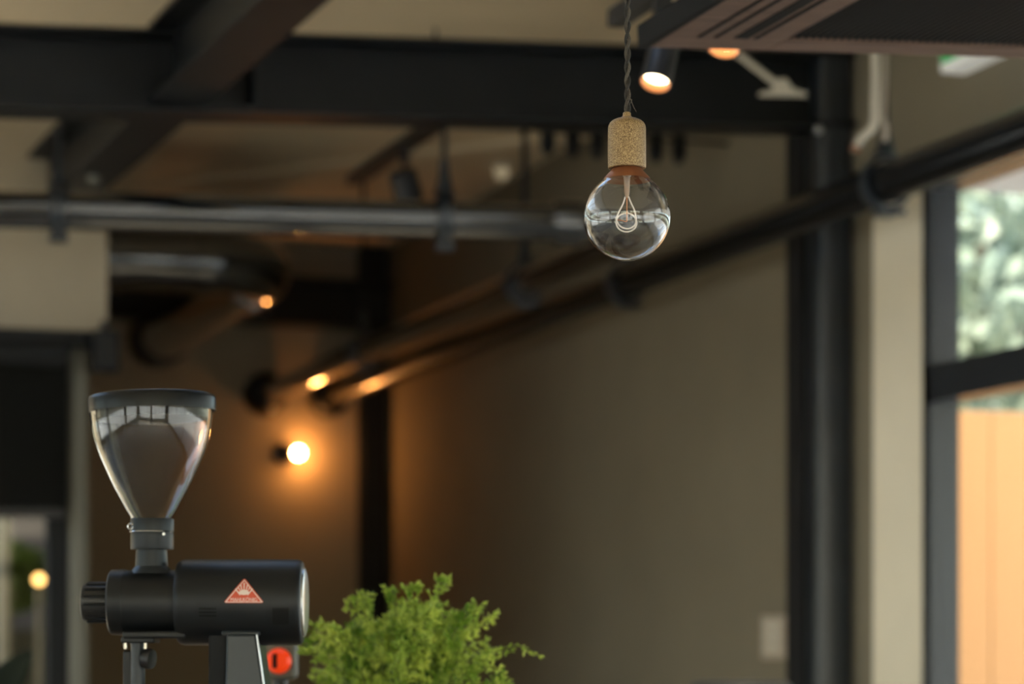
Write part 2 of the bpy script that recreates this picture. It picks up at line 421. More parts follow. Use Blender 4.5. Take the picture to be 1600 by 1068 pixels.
def hcolumn(name, cx, cy, wx, dy, ztop, label, matn):
    m = MB(); t = .016
    m.lo((cx - wx/2, cy - dy/2, 0), (cx + wx/2, cy - dy/2 + t, ztop)); m.lo((cx - wx/2, cy + dy/2 - t, 0), (cx + wx/2, cy + dy/2, ztop))
    m.lo((cx - .008, cy - dy/2 + t, 0), (cx + .008, cy + dy/2 - t, ztop))
    m.lo((cx - wx/2 - .02, cy - dy/2 - .02, 0), (cx + wx/2 + .02, cy + dy/2 + .02, .015))
    return tag(m.build(name, M[matn], smooth=False, bevel=.003), label, 'column', kind='structure')
cl, cr = onX(1283, 900, XR - .125), onX(1336, 900, XR)
cyn = (onY(1336, 900, 6.30)).x
# near column: flange towards the viewer between px 1281 and 1336
yn = 6.33
xa, xb = onY(1281, 900, yn).x, onY(1336, 900, yn).x
colx = (xa + xb) / 2; colw = xb - xa
ydeep = .19
cm = MB()
rc = .030; pl_ = []
for (sx, sy, a0_) in ((1, 1, 0), (-1, 1, 90), (-1, -1, 180), (1, -1, 270)):
    for i_ in range(9):
        a = math.radians(a0_ + 90 * i_ / 8)
        pl_.append((colx + sx * (colw / 2 - rc) + rc * math.cos(a), yn + .055 + sy * (.055 - rc) + rc * math.sin(a), 0))
cm.prism(pl_, (0, 0, ZC))
tag(cm.build('steel_column', M['steel_col'], angle=30), 'black rounded steel column beside the cream window reveal', 'column', kind='structure')
tag(MB().lo((colx - colw / 2 - .004, yn + .11, 0), (colx + colw / 2, yn + ydeep + .03, ZC)).build('steel_column', M['matte'], smooth=False, bevel=.003), 'matte black post right behind the rounded column', 'column', kind='structure')
yc = YE - .17
xa2, xb2 = onY(568, 900, yc + .05).x, onY(605, 900, yc + .05).x
hcolumn('steel_column', (xa2 + xb2) / 2, yc + .11, xb2 - xa2, .11, ZC, 'black steel column in the far corner by the round lamp', 'steel')

# ------------------------------------------------------------------ pipes
ZP = 2.472
XP2, XP1 = 2.90, 2.585
def pipe_pts_elbow(a, corner, b, r, n=8):
    a, c, b = Vector(a), Vector(corner), Vector(b)
    u, v = (a - c).normalized(), (b - c).normalized()
    p0, p1 = c + u * r, c + v * r; o = c + u * r + v * r
    out = [a]
    for i in range(n + 1):
        t = i / n * PI / 2
        out.append(o - v * r * math.cos(t) - u * r * math.sin(t))
    out.append(b)
    return out
rp = .052
r2 = thing('sprinkler_pipe', 'long black pipe running along the side wall from window to corner', 'pipe', (XP2, YE, ZP))
iv = Matrix.Translation(-Vector((XP2, YE, ZP)))
MB().cyl((XP2, 2.0, ZP), (XP2, YE - .03, ZP), rp, 32).build('pipe_run', M['pipe_dull'], r2).matrix_parent_inverse = iv
MB().lathe([(0, 0), (0, .070), (.03, .098), (.10, .102), (.13, .085), (.13, 0)], (XP2, YE - .135, ZP), (0, 1, 0), 32).build('end_cap', M['steel'], r2).matrix_parent_inverse = iv
# pipe with an elbow: across the room, then back along the wall
ta, tb = onZ(0, 326, ZP), onZ(910, 350, ZP)
tdir = (tb - ta).normalized()
cor = ta + tdir * ((XP1 - ta.x) / tdir.x)
r1 = thing('sprinkler_pipe', 'black glossy pipe crossing the room behind the bulb, then turning back to the end wall', 'pipe', (XP1, YE, ZP))
iv = Matrix.Translation(-Vector((XP1, YE, ZP)))
pts = pipe_pts_elbow(ta - tdir * 3.5, cor, (XP1, YE - .03, ZP), .14)
MB().tube(pts, rp, 32).build('pipe_run', M['pipe'], r1).matrix_parent_inverse = iv
MB().lathe([(0, 0), (0, .070), (.03, .100), (.10, .104), (.13, .085), (.13, 0)], (XP1, YE - .135, ZP), (0, 1, 0), 32).build('end_cap', M['steel'], r1).matrix_parent_inverse = iv
for a_, b_ in ((cor - tdir * .30, cor - tdir * .22), ((XP1, cor.y + .22, ZP), (XP1, cor.y + .30, ZP))):
    MB().cyl(a_, b_, rp * 1.25, 32).build('coupling', M['pipe'], r1).matrix_parent_inverse = iv
# ventilation duct with elbow
XD, ZD, rd = 2.05, 2.70, .125
de = onY(240, 535, YE)
XD, ZD = de.x, de.z
kd = onX(428, 430, XD)
rdct = thing('ventilation_duct', 'thick black duct with an elbow behind the bulkhead', 'duct', (XD, YE, ZD))
iv = Matrix.Translation(-Vector((XD, YE, ZD)))
pd = pipe_pts_elbow((-.4, kd.y, ZD), (XD, kd.y, ZD), (XD, YE - .25, ZD), .26, 12)
MB().tube(pd, rd * .94, 36).build('duct_run', M['pipe'], rdct).matrix_parent_inverse = iv
for o_, a_ in (((XD - .62, kd.y, ZD), (1, 0, 0)), ((XD - .30, kd.y, ZD), (1, 0, 0)), ((XD, kd.y + .30, ZD), (0, 1, 0))):
    MB().lathe([(0, rd * .94), (0, rd), (.05, rd), (.05, rd * .94)], o_, a_, 36).build('joint_ring', M['pipe'], rdct).matrix_parent_inverse = iv
MB().lathe([(0, rd * .94), (0, rd * 1.06), (.12, rd * 1.08), (.24, rd * 1.02), (.25, 0)], (XD, YE - .27, ZD), (0, 1, 0), 36).build('end_collar', M['steel'], rdct).matrix_parent_inverse = iv

# hangers: rod from above, flared saddle, ring round the pipe
def hanger(loc, ztop, axis, label, rod=.008, fl=1.0):
    root = thing('pipe_hanger', label, 'pipe hanger', loc, math.atan2(axis.y, axis.x) - PI / 2, 'pipe hangers')
    L = ztop - loc[2]
    MB().cyl((0, 0, rp + .03), (0, 0, L), rod, 12).build('rod', M['steel'], root)
    MB().lathe([(rp + .017, .0), (rp + .017, .036), (rp + .03 * fl, .026), (rp + .075 * fl, .016), (rp + .12 * fl, .012), (rp + .12 * fl, 0)], (0, 0, 0), (0, 0, 1), 20).build('saddle', M['steel_col'], root)
    r = MB(); r.lathe([(-.02, rp + .006), (-.02, rp + .017), (.02, rp + .017), (.02, rp + .006)], (0, 0, 0), (0, 1, 0), 32, close=True)
    r.box((0, 0, -rp - .024), (.05, .05, .018))
    r.build('clamp_ring', M['steel_col'], root)
    MB().cyl((.03, -.012, -rp - .02), (.05, -.012, -rp - .02), .009, 6).build('bolt', M['steel_col'], root)
    return root
def on_line(p, d, X=None, px=None):
    # point of the line p + t d seen at column px
    k = (px - CX) / FPX
    # (q.RT) = k (q.FW)
    a = (p - CAM).dot(RT) - k * (p - CAM).dot(FW); b = d.dot(RT) - k * d.dot(FW)
    return p + d * (-a / b)
dz = Vector((0, 1, 0))
h_l = on_line(ta, tdir, px=92); h_m = on_line(ta, tdir, px=694)
hanger(h_l, q(h_l.x).z + .02, tdir, 'black pipe hanger at the left, in front of the sand bulkhead', fl=.4)
hanger(h_m, q(h_m.x).z + .02, tdir, 'black pipe hanger with flared top, in the middle of the crossing pipe')
p1 = Vector((XP1, 8, ZP)); p2 = Vector((XP2, 8, ZP))
hanger(on_line(p1, dz, px=820), ZC, dz, 'thin black hanger rod just left of the bulb, behind the crossing pipe', .011)
hanger(on_line(p1, dz, px=568), ZC, dz, 'black pipe hanger farthest back, near the corner column')
hanger(on_line(p2, dz, px=978), ZC, dz, 'black pipe hanger on the wall pipe straight below the bulb')
h_r = on_line(p2, dz, px=1383)
hanger(h_r, ZC, dz, 'black pipe hanger beside the beige conduit, right of the big column', .010)

# beige flexible conduit by the right hanger, with a bent open end
fc = thing('flexible_conduit', 'beige conduit hanging beside the right pipe hanger, its end bent left', 'conduit', (h_r.x, h_r.y, ZC))
D = (h_r - CAM).dot(FW) - .06
iv = Matrix.Translation(-fc.location)
pp = [W(1367, -60, D), W(1367, 60, D), W(1368, 110, D), W(1367, 160, D), W(1366, 192, D), W(1358, 205, D), W(1347, 215, D), W(1337, 230, D), W(1335, 236, D)]
def smooth_path(p, n=6):
    out = []
    for i in range(len(p) - 1):
        a, b, c, d = p[max(i-1, 0)], p[i], p[i+1], p[min(i+2, len(p)-1)]
        for k in range(n):
            t = k / n
            out.append(.5 * ((2*b) + (c - a)*t + (2*a - 5*b + 4*c - d)*t*t + (3*b - a - 3*c + d)*t**3))
    return out + [p[-1]]
up_ = pp[0] + Vector((0, 0, ZC - pp[0].z))
MB().tube([up_] + smooth_path(pp), .0105, 14).build('conduit', M['offwhite'], fc).matrix_parent_inverse = iv
MB().tube(smooth_path([pp[-2], pp[-1]]), .0135, 14).build('end_sleeve', M['copper'], fc).matrix_parent_inverse = iv
gc = [W(1383, -60, D + .02), W(1383, 90, D + .02), W(1381, 150, D + .02), W(1379, 185, D + .02), W(1384, 200, D + .02), W(1382, 220, D + .02)]
gu = gc[0] + Vector((0, 0, ZC - gc[0].z))
tag(MB().tube([gu] + smooth_path(gc), .0075, 12).build('hanging_cable', M['plate'], loc=gu), 'grey cable hanging just right of the beige conduit', 'cable')

# ------------------------------------------------------------------ small things on the beam
bp_ = thing('mounting_bracket', 'beige slanting rod with a flared foot on the big beam', 'bracket', W(1226, 144, 6.55), -TH)
iv = (Matrix.Translation(bp_.location) @ Matrix.Rotation(-TH, 4, 'Z')).inverted()
MB().tube([W(1120, 62, 6.50), W(1158, 88, 6.52), W(1222, 138, 6.55)], .0085, 12).build('rod', M['offwhite'], bp_).matrix_parent_inverse = iv
f0 = W(1226, 144, 6.55)
MB().prism([W(x_, y_, 6.54) for x_, y_ in ((1186, 148), (1262, 149), (1262, 145), (1240, 138), (1228, 121), (1210, 124), (1207, 139), (1186, 144))], FW * .022).build('foot', M['offwhite'], bp_, bevel=.003, smooth=False).matrix_parent_inverse = iv
tag(MB().lathe([(0, 0), (0, .012), (.01, .012), (.018, .006), (.018, 0)], onY(1278, 203, YBm - .095), (0, -1, 0), 16).build('mounting_bolt', M['alu'], loc=onY(1278, 203, YBm - .095)), 'small grey bolt cap where the big beam meets the column', 'bolt')
pb = onZ(146, 276, 2.715) + Vector((0, 0, 0))  # plain pale disc added where the beam has a pale spot
tag(MB().lathe([(0, 0), (.002, .022), (-.018, .019), (-.024, .010), (-.026, 0)], pb, (0, 0, 1), 20).build('smoke_detector', M['jamb'], loc=pb), 'small pale detector under the diagonal beam, near the left hanger', 'detector')

# row of dark clips on a wire behind the big beam
wy = 7.25
wa, wb_ = onY(836, 203, wy), onY(1090, 203, wy)
hz = wa.z
tag(MB().cyl((wa.x, wy, hz), (XR, wy, hz), .006, 10).build('wire_rail', M['steel'], loc=(wa.x, wy, hz)), 'thin black rail behind the big beam that carries the dark clips', 'rail')
nm = ['leftmost', 'second from the left', 'just left of the socket', 'just right of the socket', 'rightmost']
for i, px in enumerate((856, 895, 933, 1025, 1060)):
    pz = onY(px, 224, wy); pz.z = hz
    root = thing('hanging_clip', 'dark clip on the rail under the big beam, ' + nm[i], 'clip', pz, 0, 'dark clips on the rail')
    MB().lathe([(-.018, .008), (-.018, .020), (.018, .020), (.018, .008)], (0, 0, 0), (1, 0, 0), 16, close=True).build('roller', M['steel'], root)
    bdy = MB(); bdy.box((0, 0, -.034), (.044, .03, .04)); bdy.lathe([(0, .022), (-.022, .014), (-.03, 0)], (0, 0, -.052), (0, 0, 1), 14)
    bdy.build('hook', M['steel'], root, bevel=.004)

# ------------------------------------------------------------------ spotlights on tracks
def track(loc, length, label, w_=.018):
    root = thing('lighting_track', label, 'track', loc)
    MB().lo((-w_, -length, -.012), (w_, 0, .022)).build('rail', M['black'], root, bevel=.003)
    for k, t in enumerate((length * .72, length - .12)):
        MB().cyl((0, -t, .018), (0, -t, ZC - loc[2]), .005, 10).build('rod', M['black'], root)
    return root
def spot(loc, rz, tilt, label, drop=.10, lit=True, rad=.0285, length=.10):
    """loc = underside of the track; the head hangs below it and leans by TILT"""
    root = thing('track_spotlight', label, 'spotlight', loc, rz, 'track spotlights')
    MB().lo((-.016, -.05, -.035), (.016, .05, -.0)).build('adapter', M['black'], root, bevel=.003)
    ax = Vector((math.sin(tilt[0]), -math.sin(tilt[1]), -1)).normalized()
    piv = Vector((0, 0, -drop + .01))
    MB().cyl((0, 0, -.03), piv, .007, 12).build('stem', M['black'], root)
    b0 = piv - ax * length * .35; r_ = rad
    MB().lathe([(0, 0), (0, r_ * .8), (.008, r_ * .95), (length, r_), (length, r_ * .93), (length - .027, r_ * .84), (length - .034, 0)], b0, ax, 36).build('head', M['black'], root)
    MB().lathe([(length - .0262, r_ * .83), (length - .001, r_ * .915), (length - .001, r_ * .90), (length - .0262, r_ * .815)], b0, ax, 36, close=True).build('baffle', M['baffle'], root)
    MB().lathe([(length - .0165, 0), (length - .0165, r_ * .82), (length - .0225, r_ * .81), (length - .0225, 0)], b0, ax, 36).build('lens', M['lens'] if lit else M['lid'], root)
    return root
t0 = W(962, 34, 4.60)
track(t0, 1.6, 'black lighting track at the top, left of the dark ceiling panel')
pt = Vector((t0.x, 3, t0.z))
s1 = on_line(pt, dz, px=1035); s2 = on_line(pt, dz, px=1139)
spot(s1 - Vector((0, 0, .012)), -TH, (-.24, .37), 'lit black spotlight just right of the pendant cord, fully in view', drop=.112)
spot(s2 - Vector((0, 0, .012)), -TH, (-.18, .34), 'lit black spotlight half hidden behind the dark ceiling panel', drop=.118)
t1 = onZ(553, 284, 2.90)
track(t1, 1.1, 'black lighting track behind the big beam, left of the hanger', .028)
sp = on_line(Vector((t1.x, 7, t1.z)), dz, px=632)
spot(sp - Vector((0, 0, .012)), -TH, (.25, -.45), 'unlit black spotlight above the crossing pipe, seen from behind', drop=.11, lit=False, rad=.048, length=.10)

# dim round light on the ceiling
dl = onZ(784, 268, ZC - .03)
r_ = thing('ceiling_light', 'small dim yellowish light on the ceiling behind the thin rod', 'light', (dl.x, dl.y, ZC))
MB().lathe([(0, 0), (0, .05), (-.012, .05), (-.014, .036), (-.014, 0)], (0, 0, 0), (0, 0, 1), 24).build('base', M['pale'], r_)
MB().sphere((0, 0, -.034), .030).build('bulb', M['dim_bulb'], r_)

# ------------------------------------------------------------------ hanging ceiling panel at top right
ZF = 2.184
f_l = onZ(1001, 74, ZF)
vx = Vector((1, 0, 0)); tilt = math.radians(3.0)
cp = thing('ceiling_panel', 'dark walnut framed ceiling panel with grille, hanging at top right', 'panel', f_l)
cp.rotation_euler = (0, -tilt, 0)
PW, PL, TH_ = 1.55, 1.3, .020
fr = MB(); bw = .205
fr.lo((0, -PL, 0), (bw, 0, TH_)); fr.lo((PW - .06, -PL, 0), (PW, 0, TH_)); fr.lo((bw, -.062, 0), (PW - .06, 0, TH_)); fr.lo((bw, -PL, 0), (PW - .06, -PL + .062, TH_))
fr.build('frame', M['walnut'], cp, smooth=False, bevel=.002)
MB().lo((-.004, -PL, -.002), (.010, .0, TH_ + .012)).build('edge_strip', M['slot'], cp, smooth=False)
for k, (a, b) in enumerate(((.060, .066), (.086, .092), (.118, .140), (.150, .157))):
    MB().lo((a, -PL + .08, -.0015), (b, -.075, .004)).build('slot', M['slot'], cp, smooth=False)
g = MB(); g.lo((bw, -PL + .062, .008), (PW - .06, -.062, .016))
x = bw + .01
while x < PW - .07:
    g.lo((x, -PL + .062, .0045), (x + .004, -.062, .009)); x += .012
g.build('grille', M['mesh'], cp, smooth=False)
for (x, y) in ((.08, -.25), (.08, -PL + .2), (PW - .1, -.25), (PW - .1, -PL + .2)):
    MB().cyl((x, y, TH_), (x, y, ZC - ZF - x * math.sin(tilt) - .002), .005, 10).build('rod', M['black'], cp)

# exit sign
xs = onX(1497, 110, XR - .02); xe = onX(1600, 70, XR - .02)
ys = xs.y
ex = thing('exit_sign', 'white box exit sign with green face, high on the side wall', 'sign', (XR, ys - .2, onX(1497, 106, XR - .06).z))
MB().lo((-.075, -.22, 0), (0, .20, .155)).build('housing', M['exitwhite'], ex, bevel=.006)
MB().lo((-.079, -.205, .022), (-.074, .185, .140)).build('green_face', M['green'], ex, smooth=False, label='green sign face')

# ------------------------------------------------------------------ wall lamp on the end wall
sc_ = onY(467, 707, YE - .10)
sr = thing('wall_lamp', 'round glowing wall lamp on the end wall, left of corner column', 'lamp', (sc_.x - .05, YE, sc_.z))
o = sr.location
MB().lathe([(0, 0), (0, .052), (-.012, .052), (-.018, .044), (-.018, 0)], (0, 0, 0), (0, 1, 0), 28).build('back_plate', M['black'], sr)
MB().tube([(0, -.012, 0), (.0, -.035, 0), (.015, -.052, 0), (.03, -.062, 0)], .011, 12).build('arm', M['black'], sr)
MB().lathe([(0, 0), (0, .022), (.03, .024), (.03, 0)], (.020, -.055, 0), (.65, -.75, 0), 20).build('socket', M['black'], sr)
MB().sphere((.050, -.092, 0), .024).build('bulb', M['sconce_bulb'], sr)

# wall switch panel
wp = onX(1226, 995, XR)
ws = thing('wall_switch', 'pale wall switch panel left of the big black column', 'switch', (XR, wp.y + .06, wp.z))
MB().lo((-.014, -.085, -.068), (0, .085, .068)).build('plate', M['plate'], ws, bevel=.004)
for z in (-.034, .002, .036):
    MB().lo((-.020, -.055, z - .012), (-.013, .055, z + .012)).build('rocker', M['pale'], ws, bevel=.003)
# dark bin near the column
bn = W(1223, 1064, 6.4)
bb = thing('waste_bin', 'dark lidded bin beside the big column, only its top in view', 'bin', (bn.x - .12, bn.y, 0))
hb = bn.z
MB().lathe([(0, 0), (0, .125), (hb - .06, .15), (hb - .06, 0)], (0, 0, 0), (0, 0, 1), 32).build('body', M['matte'], bb)
MB().lathe([(hb - .06, 0), (hb - .06, .155), (hb - .03, .155), (hb, .12), (hb, 0)], (0, 0, 0), (0, 0, 1), 32).build('lid', M['black'], bb)

# ------------------------------------------------------------------ glazed door at the left
def yp(px, py, dy=0): return onY(px, py, YP + dy)
zr = yp(60, 800).z
# header steel under the bulkhead
tag(MB().lo((XL, YP - .01, bz - .055), (onY(184, 500, YP).x, YP + .17, bz)).build('trim_3', M['steel'], smooth=False), 'black steel header under the sand bulkhead', 'trim', kind='structure')
xj0, xj1 = yp(109, 900).x, yp(141, 900).x
tag(MB().lo((xj0, YP + .0, 0), (xj1, YP + .16, bz - .055)).build('trim_4', M['jamb'], bevel=.02), 'grey door jamb left of the grinder knob', 'trim', kind='structure')
dr = thing('door_1', 'black framed glazed door at the far left, garden behind it', 'door', (XL + .2, YP + .08, 0), kind='structure')
iv = Matrix.Translation(-dr.location)
xd0, xd1 = yp(76, 900).x, xj0
m_ = MB()
m_.lo((xd0, YP + .02, 0), (xd1, YP + .10, bz - .055)); m_.lo((-1.2, YP + .02, 0), (xd0, YP + .10, .12)); m_.lo((-1.2, YP + .02, bz - .13), (xd0, YP + .10, bz - .055)); m_.lo((-1.28, YP + .02, 0), (-1.2, YP + .10, bz - .055))
m_.build('door_frame', M['matte'], dr, bevel=.004).matrix_parent_inverse = iv
MB().lo((-1.2, YP + .057, .12), (xd0, YP + .063, bz - .13)).build('door_pane', M['pane_dark'], dr, smooth=False).matrix_parent_inverse = iv
tag(MB().lo((XL, YP + .02, 0), (-1.28, YP + .14, bz - .055)).build('wall_partition', M['bulk'], smooth=False), 'sand partition wall left of the glazed door', 'wall', kind='structure')
# blind over the upper door
br = thing('roller_blind', 'charcoal roller blind covering the top of the glazed door', 'blind', (.3, YP - .02, bz - .06))
iv = Matrix.Translation(-br.location)
bl = MB(); n = 26
x0b, x1b = -1.1, yp(100, 700).x
for i in range(n):
    za = bz - .07 - (bz - .07 - zr) * i / n; zb2 = bz - .07 - (bz - .07 - zr) * (i + 1) / n
    bl.lo((x0b, YP - .028 - .006 * (i % 2), zb2), (x1b, YP - .018, za))
bl.build('fabric', M['blind'], br, smooth=False).matrix_parent_inverse = iv
MB().lo((x0b, YP - .036, zr - .02), (x1b, YP - .014, zr + .012)).build('bottom_bar', M['black'], br, bevel=.004).matrix_parent_inverse = iv
MB().cyl((x0b, YP - .055, bz - .085), (x1b, YP - .055, bz - .085), .045, 24).build('roller', M['matte'], br).matrix_parent_inverse = iv
# speaker box beyond the bulkhead corner
kx = onY(166, 548, YP - .08)
sk = thing('wall_speaker', 'small black speaker box under the bulkhead corner', 'speaker', (kx.x, YP - .01, kx.z))
MB().lo((-.042, -.10, -.07), (.042, 0, .068)).build('cabinet', M['matte'], sk, bevel=.008)
MB().lo((-.035, -.104, -.058), (.035, -.099, .058)).build('grille', M['mesh'], sk, bevel=.002)
MB().lo((-.012, -.05, .068), (.012, -.03, .105)).build('bracket', M['black'], sk)

# ------------------------------------------------------------------ outside
tag(MB().lo((-30, -30, -.25), (40, 40, -.13)).build('ground', M['ground'], smooth=False), 'paved ground outside the windows', 'ground', kind='structure')
# white eave outside the side window
ey = onZ(1540, 300, 2.66).y
tag(MB().lo((XR + .26, YB, 2.66), (6.2, ey, 2.80)).build('trim_5', M['eave'], smooth=False), 'white eave outside, over the side window', 'trim', kind='structure')
# sunlit cedar fence
fy = 7.75
fz = onY(1530, 642, fy).z
fn = thing('cedar_fence', 'orange cedar board fence outside the window, sunlit', 'fence', (4.6, fy, -.13))
fp = MB(); x = XR + .35
while x < 7.0:
    fp.lo((x + .002 - 4.6, 0, 0), (x + .150 - 4.6, .022, fz + .13)); x += .152
fp.build('boards', M['fence'], fn, bevel=.003)
rl = MB()
for z in (.35, fz - .1): rl.lo((XR + .35 - 4.6, .022, z), (2.4, .07, z + .08))
rl.build('rails', M['fence'], fn)
for x in (-1.1, .3, 1.7): MB().lo((x, .07, 0), (x + .09, .16, fz + .1)).build('post', M['fence'], fn)

random.seed(11)
def tree(loc, h, crown, label, mt, nleaf, seed, L=.13, name='tree'):
    rng = random.Random(seed)
    root = thing(name, label, 'tree', loc, 0, 'trees outside the window')
    t = MB()
    t.tube([(0, 0, 0), (.03, .02, h * .3), (-.04, .03, h * .6), (.02, 0, h * .85)], [.13, .10, .07, .03], 12)
    for k in range(9):
        a = rng.uniform(0, 2 * PI); z = h * rng.uniform(.3, .75); l = rng.uniform(.5, 1.0) * crown[0]
        t.tube([(0, 0, z), (math.cos(a) * l * .5, math.sin(a) * l * .5, z + .25), (math.cos(a) * l, math.sin(a) * l, z + .6)], [.045, .03, .012], 8)
    t.build('trunk', M['bark'], root)
    f = MB(); cl = []
    for k in range(60):
        while True:
            v = Vector((rng.uniform(-1, 1), rng.uniform(-1, 1), rng.uniform(-1, 1)))
            if v.length < 1: break
        cl.append((Vector((v.x * crown[0], v.y * crown[1], h * .62 + v.z * crown[2])), rng.uniform(.28, .5)))
    for k in range(nleaf):
        c, r = rng.choice(cl)
        v = Vector((rng.gauss(0, 1), rng.gauss(0, 1), rng.gauss(0, 1))).normalized() * r * rng.uniform(.4, 1)
        d = (v + Vector((rng.gauss(0, .4), rng.gauss(0, .4), rng.gauss(-.2, .4)))).normalized()
        f.leaf(c + v, d, Vector((rng.gauss(0, 1), rng.gauss(0, 1), rng.gauss(0, 1))), L * rng.uniform(.7, 1.3), L * .5)
    f.build('foliage', M[mt], root, smooth=False, recalc=False)
    return root
tp = W(1530, 900, 11.6); tree((tp.x, tp.y, -.13), 4.0, (.95, .75, 1.6), 'green tree outside, behind the cedar fence', 'tree', 3400, 3, .19)
tp = W(1640, 900, 15.2); tree((tp.x, tp.y, -.13), 4.6, (1.2, .95, 1.9), 'grey green tree outside, at the right edge of the window view', 'tree2', 4200, 5, .20)
tp = W(1430, 900, 19.8); tree((tp.x, tp.y, -.13), 4.8, (1.7, 1.4, 2.2), 'tall tree outside, farthest behind the fence', 'tree2', 5600, 8, .22)

# garden behind the glazed door
def bush(loc, r, label, mt, n, seed, L=.08, sc=(1, 1, 1)):
    rng = random.Random(seed)
    root = thing('shrub', label, 'shrub', loc)
    s = MB()
    for k in range(7):
        a = rng.uniform(0, 2 * PI); s.tube([(0, 0, 0), (math.cos(a) * r * .3, math.sin(a) * r * .3, r * .8), (math.cos(a) * r * .6, math.sin(a) * r * .6, r * 1.5)], [.02, .014, .006], 6)
    s.build('stems', M['bark'], root)
    f = MB()
    for k in range(n):
        v = Vector((rng.gauss(0, 1), rng.gauss(0, 1), rng.gauss(0, 1))).normalized() * r * rng.uniform(.55, 1)
        v = Vector((v.x * sc[0], v.y * sc[1], v.z * sc[2]))
        f.leaf(Vector((0, 0, r * 1.75 * sc[2])) + v, v + Vector((rng.gauss(0, .5), rng.gauss(0, .5), rng.gauss(0, .5))) * r, Vector((rng.gauss(0, 1), rng.gauss(0, 1), rng.gauss(0, 1))), L, L * .5)
    f.build('foliage', M[mt], root, smooth=False, recalc=False)
    return root
sp_ = W(48, 905, 11.0)
bush((sp_.x - .12, sp_.y, sp_.z - .222), .21, 'green shrub in the garden behind the glazed door', 'shrub', 2600, 4, .06, (1.0, .8, .62))
# raised bed carrying the shrub
zt_ = sp_.z - .23
tag(MB().lo((sp_.x - 1.3, sp_.y - .3, -.13), (sp_.x + .10, sp_.y + .5, zt_)).build('planter_box', M['jamb'], loc=(sp_.x, sp_.y, -.13), bevel=.01), 'grey raised planter outside under the shrub', 'planter')
lp = W(61, 905, 10.0)
lr = thing('garden_lamp', 'garden lamp with a round warm light on a thin post', 'lamp', (lp.x, lp.y, -.13))
hl = lp.z + .13
MB().lathe([(0, 0), (0, .05), (.02, .05), (.03, .014), (hl - .03, .012), (hl - .03, 0)], (0, 0, 0), (0, 0, 1), 20).build('post', M['offwhite'], lr)
MB().sphere((0, 0, hl), .022).build('globe', M['post_bulb'], lr)
wpz = W(5, 900, 9.4)
tag(MB().lathe([(0, 0), (0, .022), (2.6, .022), (2.6, 0)], (wpz.x, wpz.y, -.13), (0, 0, 1), 20).build('white_pole', M['eave'], loc=(wpz.x, wpz.y, -.13)), 'white pole outside at the far left edge', 'pole')
# low pale wall behind
lw = W(40, 990, 12.5)
tag(MB().lo((lw.x - 2.2, lw.y, -.13), (lw.x + .6, lw.y + .15, 3.4)).build('garden_wall', M['slate'], loc=(lw.x, lw.y, -.13), smooth=False), 'grey garden wall behind the shrub', 'wall')
# broad leaved plant inside, bottom left
bl_ = W(-40, 1068, 5.6)
bp2 = thing('rubber_plant', 'dark broad leaved plant at the bottom left corner', 'plant', (bl_.x, bl_.y, 0), -TH)
MB().lathe([(0, 0), (0, .13), (.30, .17), (.30, .155), (.27, .15), (.27, 0)], (0, 0, 0), (0, 0, 1), 32).build('pot', M['terra'], bp2)
kk = 5.6 / FPX
MB().tube([(0, 0, .27), (.01, 0, .6), (-.01, 0, .95), (0, 0, 1.12)], [.012, .011, .009, .006], 10).build('stem', M['fernstem'], bp2)
def big_leaf(pb, pe, wd, droop=.02):
    m = MB(); pb, pe = Vector(pb), Vector(pe); d = pe - pb; s = d.cross(Vector((.15, -1, .25))).normalized(); nn = s.cross(d).normalized()
    n = 12; rows = []
    for i in range(n + 1):
        t = i / n; w_ = wd * math.sin(PI * min(1, t * .93 + .035)) ** .75
        c = pb + d * t + nn * droop * math.sin(PI * t)
        rows.append([m.bm.verts.new(c + s * w_ * k + nn * abs(k) * .012) for k in (-.5, -.25, 0, .25, .5)])
    for A, B in zip(rows[:-1], rows[1:]):
        for k in range(4): m.bm.faces.new((A[k], A[k + 1], B[k + 1], B[k]))
    return m
def leaf_obj(pb, pe, wd):
    o = big_leaf(pb, pe, wd).build('leaf', M['darkleaf'], bp2)
    s = o.modifiers.new('thick', 'SOLIDIFY'); s.thickness = .002
leaf_obj((0, 0, 1.10), ((52 + 40) * kk, -.02, 1.3 - 17 * kk), .085)
leaf_obj((0, 0, 1.0), (-.2, .05, 1.15), .085)
leaf_obj((0, 0, .9), (.16, -.1, 1.02), .09)
leaf_obj((0, 0, .8), (-.15, -.12, .95), .09)
leaf_obj((0, 0, .7), (.05, .18, .88), .09)

# ------------------------------------------------------------------ counter
ct = thing('counter', 'oak topped bar counter under the grinder', 'counter', CAM + FW * 3.22 - Vector((0, 0, 1.30)), -TH)
MB().lo((-1.0, -.42, .88), (.55, .48, .92)).build('worktop', M['counter'], ct, bevel=.004)
MB().lo((-.96, -.36, 0), (.51, .44, .88)).build('carcass', M['counterb'], ct, smooth=False)
ZT = .92

